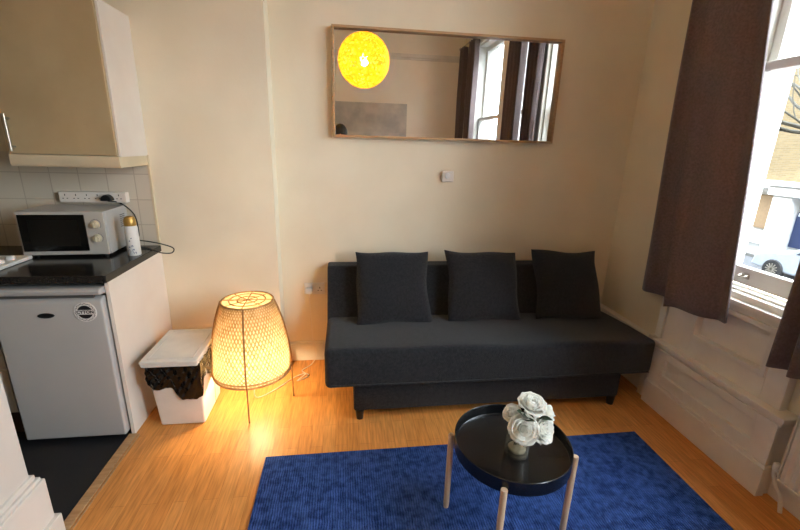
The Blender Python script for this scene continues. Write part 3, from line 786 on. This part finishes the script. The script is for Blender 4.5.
MB().sphere((PX, PY, PZ), .052, 20, 12).build('bulb', M['pbulb'], pl, smooth=True)

# canvas on the rear wall
tag(MB().box(-.45, 1.05, YR, YR + .035, 1.35, 2.22).build('canvas_picture', M['canvas'], bevel=.002), 'wide grey canvas picture on the rear wall, seen in the mirror', 'picture')

# ------------------------------------------------------------------ photographer behind the camera (reflected hair)
pe = thing('person', (-.05, -.26, 0), 'person with short dark hair taking the photograph, head top in the mirror', 'person')
def skin(name, pts, edges, radii, m, parent, lv=2):
    me = bpy.data.meshes.new(name); me.from_pydata(pts, edges, [])
    o = bpy.data.objects.new(name, me); C.objects.link(o); me.materials.append(m)
    o.parent = parent; o.matrix_parent_inverse = Matrix.Translation(-parent.location)
    s = o.modifiers.new('skin', 'SKIN'); s.use_smooth_shade = True
    for i, r in enumerate(radii):
        sv = me.skin_vertices[0].data[i]; sv.radius = (r, r) if not isinstance(r, tuple) else r; sv.use_root = (i == 0)
    d = o.modifiers.new('sub', 'SUBSURF'); d.levels = lv; d.render_levels = lv
    return o
ox, oy = -.05, -.30
pts = [(0, 0, .95), (0, 0, 1.12), (0, .0, 1.30), (0, -.01, 1.42), (0, .01, 1.50), (0, .03, 1.575), (0, .03, 1.66),
       (-.10, 0, .90), (-.11, .02, .50), (-.11, 0, .09), (-.12, .12, .04), (.10, 0, .90), (.11, .02, .50), (.11, 0, .09), (.12, .12, .04),
       (-.19, -.01, 1.40), (-.25, .04, 1.14), (-.11, .20, 1.24), (.19, -.01, 1.40), (.25, .04, 1.14), (.11, .20, 1.24)]
pts = [(x + ox, y + oy, z) for x, y, z in pts]
edges = [(0, 1), (1, 2), (2, 3), (3, 4), (4, 5), (5, 6), (0, 7), (7, 8), (8, 9), (9, 10), (0, 11), (11, 12), (12, 13), (13, 14), (3, 15), (15, 16), (16, 17), (3, 18), (18, 19), (19, 20)]
rad = [(.15, .11), (.135, .10), (.16, .115), (.12, .08), .055, (.075, .09), (.07, .085), .085, .06, .042, .035, .085, .06, .042, .035, .055, .042, .032, .055, .042, .032]
skin('body', pts, edges, rad, M['skin'], pe)
sw = [0, 1, 2, 3, 15, 16, 17, 18, 19, 20]; mp_ = {v_: i for i, v_ in enumerate(sw)}
skin('jumper', [pts[i] for i in sw], [(mp_[a], mp_[b_]) for a, b_ in edges if a in mp_ and b_ in mp_], [(.165, .125), (.15, .115), (.175, .13), (.125, .09), .066, .053, .040, .066, .053, .040], M['cloth'], pe)
jn = [0, 7, 8, 9, 11, 12, 13]; mj = {v_: i for i, v_ in enumerate(jn)}
skin('jeans', [pts[i] for i in jn], [(mj[a], mj[b_]) for a, b_ in edges if a in mj and b_ in mj], [(.16, .12), .098, .072, .058, .098, .072, .058], M['jeans'], pe)
for sx in (-1, 1):
    MB().sphere((ox + sx * .115, oy + .07, .045), .05, 16, 10, (.9, 2.6, .9)).build('shoe', M['shoe'], pe, smooth=True)
    for k in range(5):
        fx = ox + sx * .10; fy = oy + .225
        b0 = Vector((fx + sx * (-.02 + .012 * k) * 1.0, fy, 1.255 - .004 * abs(k - 2)))
        if k == 0: pth = [b0 + Vector((-sx * .01, -.02, .0)), b0 + Vector((-sx * .025, .0, .012)), b0 + Vector((-sx * .035, .02, .022))]
        else: pth = [b0, b0 + Vector((0, .03, .008)), b0 + Vector((-sx * .012, .05, -.004)), b0 + Vector((-sx * .03, .055 - .003 * k, -.014))]
        MB().tube(pth, [.009, .0085, .008, .006][:len(pth)], 8).build('finger', M['skin'], pe, smooth=True)
pe.scale = (1.035, 1.035, 1.035)
# face
hx, hy, hz = ox, oy + .03, 1.615
MB().sphere((hx, hy + .005, hz), .1, 24, 16, (.76, .95, 1.12)).build('head', M['skin'], pe, smooth=True)
MB().sphere((hx, hy + .098, hz - .015), .016, 12, 8, (.8, 1.1, 1.5)).build('nose', M['skin'], pe, smooth=True)
for sx in (-1, 1):
    MB().sphere((hx + sx * .03, hy + .085, hz + .012), .012, 12, 8).build('eye', M['label'], pe, smooth=True)
    MB().sphere((hx + sx * .078, hy + .0, hz - .005), .026, 12, 8, (.35, .7, 1.2)).build('ear', M['skin'], pe, smooth=True)
MB().sphere((hx, hy + .088, hz - .05), .02, 12, 8, (1.3, .5, .4)).build('mouth', mat('lips', (170, 100, 90), .5), pe, smooth=True)
def hairfn(u, v):
    a = 2 * PI * u; ph = (PI * .56 + .06 * math.cos(a + PI / 2)) * v
    r = .108 + .003 * math.sin(23 * u * 2 * PI) * v
    return (hx + r * .80 * math.sin(ph) * math.cos(a), hy + .0 + r * .98 * math.sin(ph) * math.sin(a), hz + .01 + r * 1.08 * math.cos(ph))
MB().grid(hairfn, 48, 14).build('hair', M['hair'], pe, smooth=True, solid=.006)

# ------------------------------------------------------------------ outside
ZS = -2.44
struct(MB().box(2.4, 50, -40, 70, ZS - .2, ZS).build('ground_street', M['asphalt']))
struct(MB().box(16.6, 19, -40, 70, ZS, ZS + .12).build('ground_pavement', M['pave']))
# our own terrace wall, unseen, added to block sky light from the houses opposite
struct(MB().box(2.0, XO, -40, YR - .12, ZS, 13).box(2.0, XO, YB + .16, 60, ZS, 13).box(2.0, XO, YR - .12, YB + .16, ZC + .12, 13).box(2.0, XO, YR - .12, YB + .16, ZS, -.12).build('wall_exterior_sky_block', M['brick']))
hs = thing('house', (19, 12, ZS), 'yellow brick house with white ground floor and portico across the street', 'house')
MB().box(19, 30, -4, 23.2, .28, 12).build('brick_wall', M['brick'], hs)
MB().box(18.92, 30, -4, 23.2, ZS, .28).build('stucco_base', M['stucco'], hs)
MB().box(18.5, 19.02, -4, 23.2, .22, .54).box(18.7, 19.02, -4, 23.2, .04, .22).build('cornice', M['stucco'], hs, bevel=.03)
MB().box(18.6, 30, -4, 23.2, 12, 12.6).build('parapet', M['stucco'], hs)
MB().box(18.4, 18.92, 14.78, 15.55, ZS, .07).box(18.4, 18.92, 12.9, 13.67, ZS, .07).box(18.3, 18.92, 12.7, 15.75, -.04, .36).box(18.2, 18.92, 12.6, 15.85, .36, .52).build('portico', M['stucco'], hs, bevel=.03)
dd = MB().prism([(13.72, ZS + .3), (14.74, ZS + .3), (14.74, -.84)] + [(14.23 + .51 * math.cos(PI * k / 12), -.84 + .51 * math.sin(PI * k / 12)) for k in range(13)] + [(13.72, -.84)], 18.85, 18.93, 'x').build('door', M['blue'], hs)
MB().prism([(14.23 + .44 * math.cos(PI * k / 12), -.82 + .44 * math.sin(PI * k / 12)) for k in range(13)], 18.82, 18.86, 'x').build('fanlight', M['stucco'], dd)
for (y0, y1, z0, z1) in ((13.35, 14.8, 2.1, 4.7), (18.6, 20.0, 2.1, 4.7), (9.0, 10.5, 2.1, 4.7), (13.35, 14.8, 6.6, 9.0), (17.2, 18.6, 6.6, 9.0), (9.0, 10.5, -1.7, -.1)):
    x_ = 19 if z0 > 0 else 18.92
    fr = MB().box(x_ - .1, x_ + .02, y0 - .18, y1 + .18, z0 - .18, z0).box(x_ - .1, x_ + .02, y0 - .18, y1 + .18, z1, z1 + .18).box(x_ - .1, x_ + .02, y0 - .18, y0, z0, z1).box(x_ - .1, x_ + .02, y1, y1 + .18, z0, z1).box(x_ - .08, x_ + .01, y0, y1, (z0 + z1) / 2 - .04, (z0 + z1) / 2 + .04)
    wn = fr.build('window', M['stucco'], hs); MB().box(x_ - .03, x_ - .005, y0, y1, z0, z1).build('pane', M['darkglass'], wn)
MB().box(18.84, 18.94, 15.75, 16.5, -1.6, -.1).build('side_panel', mat('brown_stone', (120, 98, 72), .8), hs)
MB().box(18.0, 18.12, 16.0, 23, ZS, ZS + 1.1).build('garden_wall', M['stucco'], hs)

hb = thing('house', (19.3, 31, ZS), 'white stucco terraced house beyond the yellow brick one', 'house')
MB().box(19.3, 30, 23.2, 38, ZS, 12).build('walls', M['stucco'], hb)
for (y0, z0) in ((25, -1.5), (25, 2.2), (29.5, 2.2), (29.5, -1.5), (33.5, 2.2)):
    wn = MB().box(19.18, 19.32, y0 - .15, y0 + 1.65, z0 - .15, z0 + 2.4).build('window', M['stucco'], hb); MB().box(19.15, 19.19, y0, y0 + 1.5, z0, z0 + 2.25).build('pane', M['darkglass'], wn)
MB().prism([(19.0, 12), (30, 12), (25, 15)], 23.2, 38, 'y').build('roof', M['slate'], hb)

# parked car
cx_, cy_ = 15.2, 10.2
ca = thing('car', (cx_, cy_, ZS), 'silver parked car at the kerb outside the window', 'car')
side = [(-2.05, .30), (-2.1, .55), (-2.0, .85), (-1.55, .95), (-.95, 1.38), (.35, 1.42), (.95, .98), (1.75, .85), (2.05, .65), (2.1, .32), (1.75, .28), (-1.75, .28)]
MB().prism([(cy_ + a, ZS + b_) for a, b_ in side], cx_ - .82, cx_ + .82, 'x').build('body', M['car'], ca, bevel=.06, seg=3)
for sx in (-.825, .80):
    MB().prism([(cy_ + a, ZS + b_) for a, b_ in ((-1.3, .98), (-.9, 1.3), (-.3, 1.33), (-.3, .98))], cx_ + sx, cx_ + sx + .025, 'x').build('side_window', M['darkglass'], ca)
    MB().prism([(cy_ + a, ZS + b_) for a, b_ in ((-.22, .98), (-.22, 1.33), (.3, 1.33), (.72, .98))], cx_ + sx, cx_ + sx + .025, 'x').build('side_window', M['darkglass'], ca)
for sy in (-1.3, 1.3):
    for sx in (-.78, .78):
        RY = Matrix.Rotation(PI / 2, 4, 'Y')
        wl = MB().lathe([(.2, -.1), (.31, -.1), (.33, -.07), (.33, .07), (.31, .1), (.2, .1)], (cx_ + sx, cy_ + sy, ZS + .33), 32, RY).build('wheel', M['tyre'], ca, smooth=True)
        q = MB()
        for k in range(6): q.box(-.018 , .018, -.2, .2, -.11, .11, Matrix.Translation((cx_ + sx, cy_ + sy, ZS + .33)) @ RY @ Matrix.Rotation(k * PI / 6, 4, 'Z'))
        q.build('hubcap', M['chrome'], wl)

# bare street tree
tr = thing('street_tree', (11, 7.3, ZS), 'bare street tree with branches across the window view', 'tree')
tb = MB()
rnd = random.Random(11)
def branch(p, d, L, r, lvl, mb):
    n = 6; pts = [p]; q = p.copy(); dd_ = d.copy()
    for k in range(n):
        dd_ = (dd_ + Vector((rnd.uniform(-.16, .16), rnd.uniform(-.16, .16), rnd.uniform(-.10, .16)))).normalized()
        q = q + dd_ * L / n; pts.append(q)
    mb.tube(pts, [r * (1 - .6 * k / n) for k in range(n + 1)], 7)
    if lvl > 0:
        for k in range(3):
            i = rnd.choice((2, 3, 4, 5, 6))
            nd = (dd_ + Vector((rnd.uniform(-.7, .7), rnd.uniform(-.7, .9), rnd.uniform(-.35, .6)))).normalized()
            branch(pts[i], nd, L * .62, r * .5, lvl - 1, mb)
tk = MB().tube(bez([(11, 7.3, ZS), (11, 7.32, .5), (10.95, 7.4, 2.6), (11, 7.5, 5.2)], 6), [.2 - .005 * k for k in range(19)], 14)
tk.build('trunk', M['bark'], tr, smooth=True)
for z, d_, L in ((1.9, (-.1, 1, .06), 4.2), (1.5, (.1, 1, .24), 4.4), (2.2, (-.2, 1, .5), 3.2), (2.8, (.3, 1, .7), 3.), (2.6, (0, -1, .6), 3.), (3.5, (.1, .2, 1), 3.), (1.9, (-.4, .8, .25), 2.6)):
    bq = MB(); branch(Vector((10.97, 7.38, z)), Vector(d_).normalized(), L * 1.15, .06, 2, bq); bq.build('branch', M['bark'], tr, smooth=True)

# ------------------------------------------------------------------ world and lights
wd = bpy.data.worlds.new('overcast'); sc.world = wd; wd.use_nodes = True
n, l = wd.node_tree.nodes, wd.node_tree.links
bg = n['Background']
tc = n.new('ShaderNodeTexCoord'); nz = n.new('ShaderNodeTexNoise'); nz.inputs['Scale'].default_value = 2.; nz.inputs['Detail'].default_value = 5
l.new(tc.outputs['Generated'], nz.inputs['Vector'])
rp = n.new('ShaderNodeValToRGB'); rp.color_ramp.elements[0].color = (.74, .86, 1., 1); rp.color_ramp.elements[1].color = (.95, .98, 1., 1)
l.new(nz.outputs['Fac'], rp.inputs['Fac']); l.new(rp.outputs['Color'], bg.inputs['Color'])
bg.inputs['Strength'].default_value = 15.
for k, (a, b_, zs) in enumerate(WIN):
    la = bpy.data.lights.new('window_portal', 'AREA'); la.shape = 'RECTANGLE'; la.size = (ZT - zs); la.size_y = (b_ - a)
    la.cycles.is_portal = True
    lo = bpy.data.objects.new('window_portal', la); C.objects.link(lo); lo.location = (XO + .06, (a + b_) / 2, (ZT + zs) / 2)
    lo.rotation_euler = (0, PI / 2, 0)

# ------------------------------------------------------------------ camera
f_, pitch, yaw, roll, H_ = 407.7886, .28365, .13831, -.02941, 1.5399
cp_, sp_, cy2, sy2 = math.cos(pitch), math.sin(pitch), math.cos(yaw), math.sin(yaw)
right = Vector((cy2, -sy2, 0)); fwd = Vector((sy2 * cp_, cy2 * cp_, -sp_)); up = right.cross(fwd)
cr, sr = math.cos(roll), math.sin(roll)
Xc = right * cr - up * sr; Yc = right * sr + up * cr; Zc = -fwd
cam = bpy.data.cameras.new('camera'); co = bpy.data.objects.new('camera', cam); C.objects.link(co)
m = Matrix.Identity(4)
for i in range(3): m[i][0], m[i][1], m[i][2] = Xc[i], Yc[i], Zc[i]
m[0][3], m[1][3], m[2][3] = 0, 0, H_
co.matrix_world = m
cam.sensor_width = 36; cam.sensor_fit = 'HORIZONTAL'; cam.lens = f_ / 800 * 36; cam.clip_start = .02
sc.camera = co
sc.view_settings.view_transform = 'Standard'; sc.view_settings.look = 'None'; sc.view_settings.gamma = 1; sc.view_settings.exposure = 1.0
sc.view_settings.use_curve_mapping = False
sc.cycles.max_bounces = 10; sc.cycles.diffuse_bounces = 6; sc.cycles.transparent_max_bounces = 16
sc.cycles.sample_clamp_indirect = 6.
sc.cycles.caustics_reflective = False; sc.cycles.caustics_refractive = False
sc.cycles.use_denoising = True
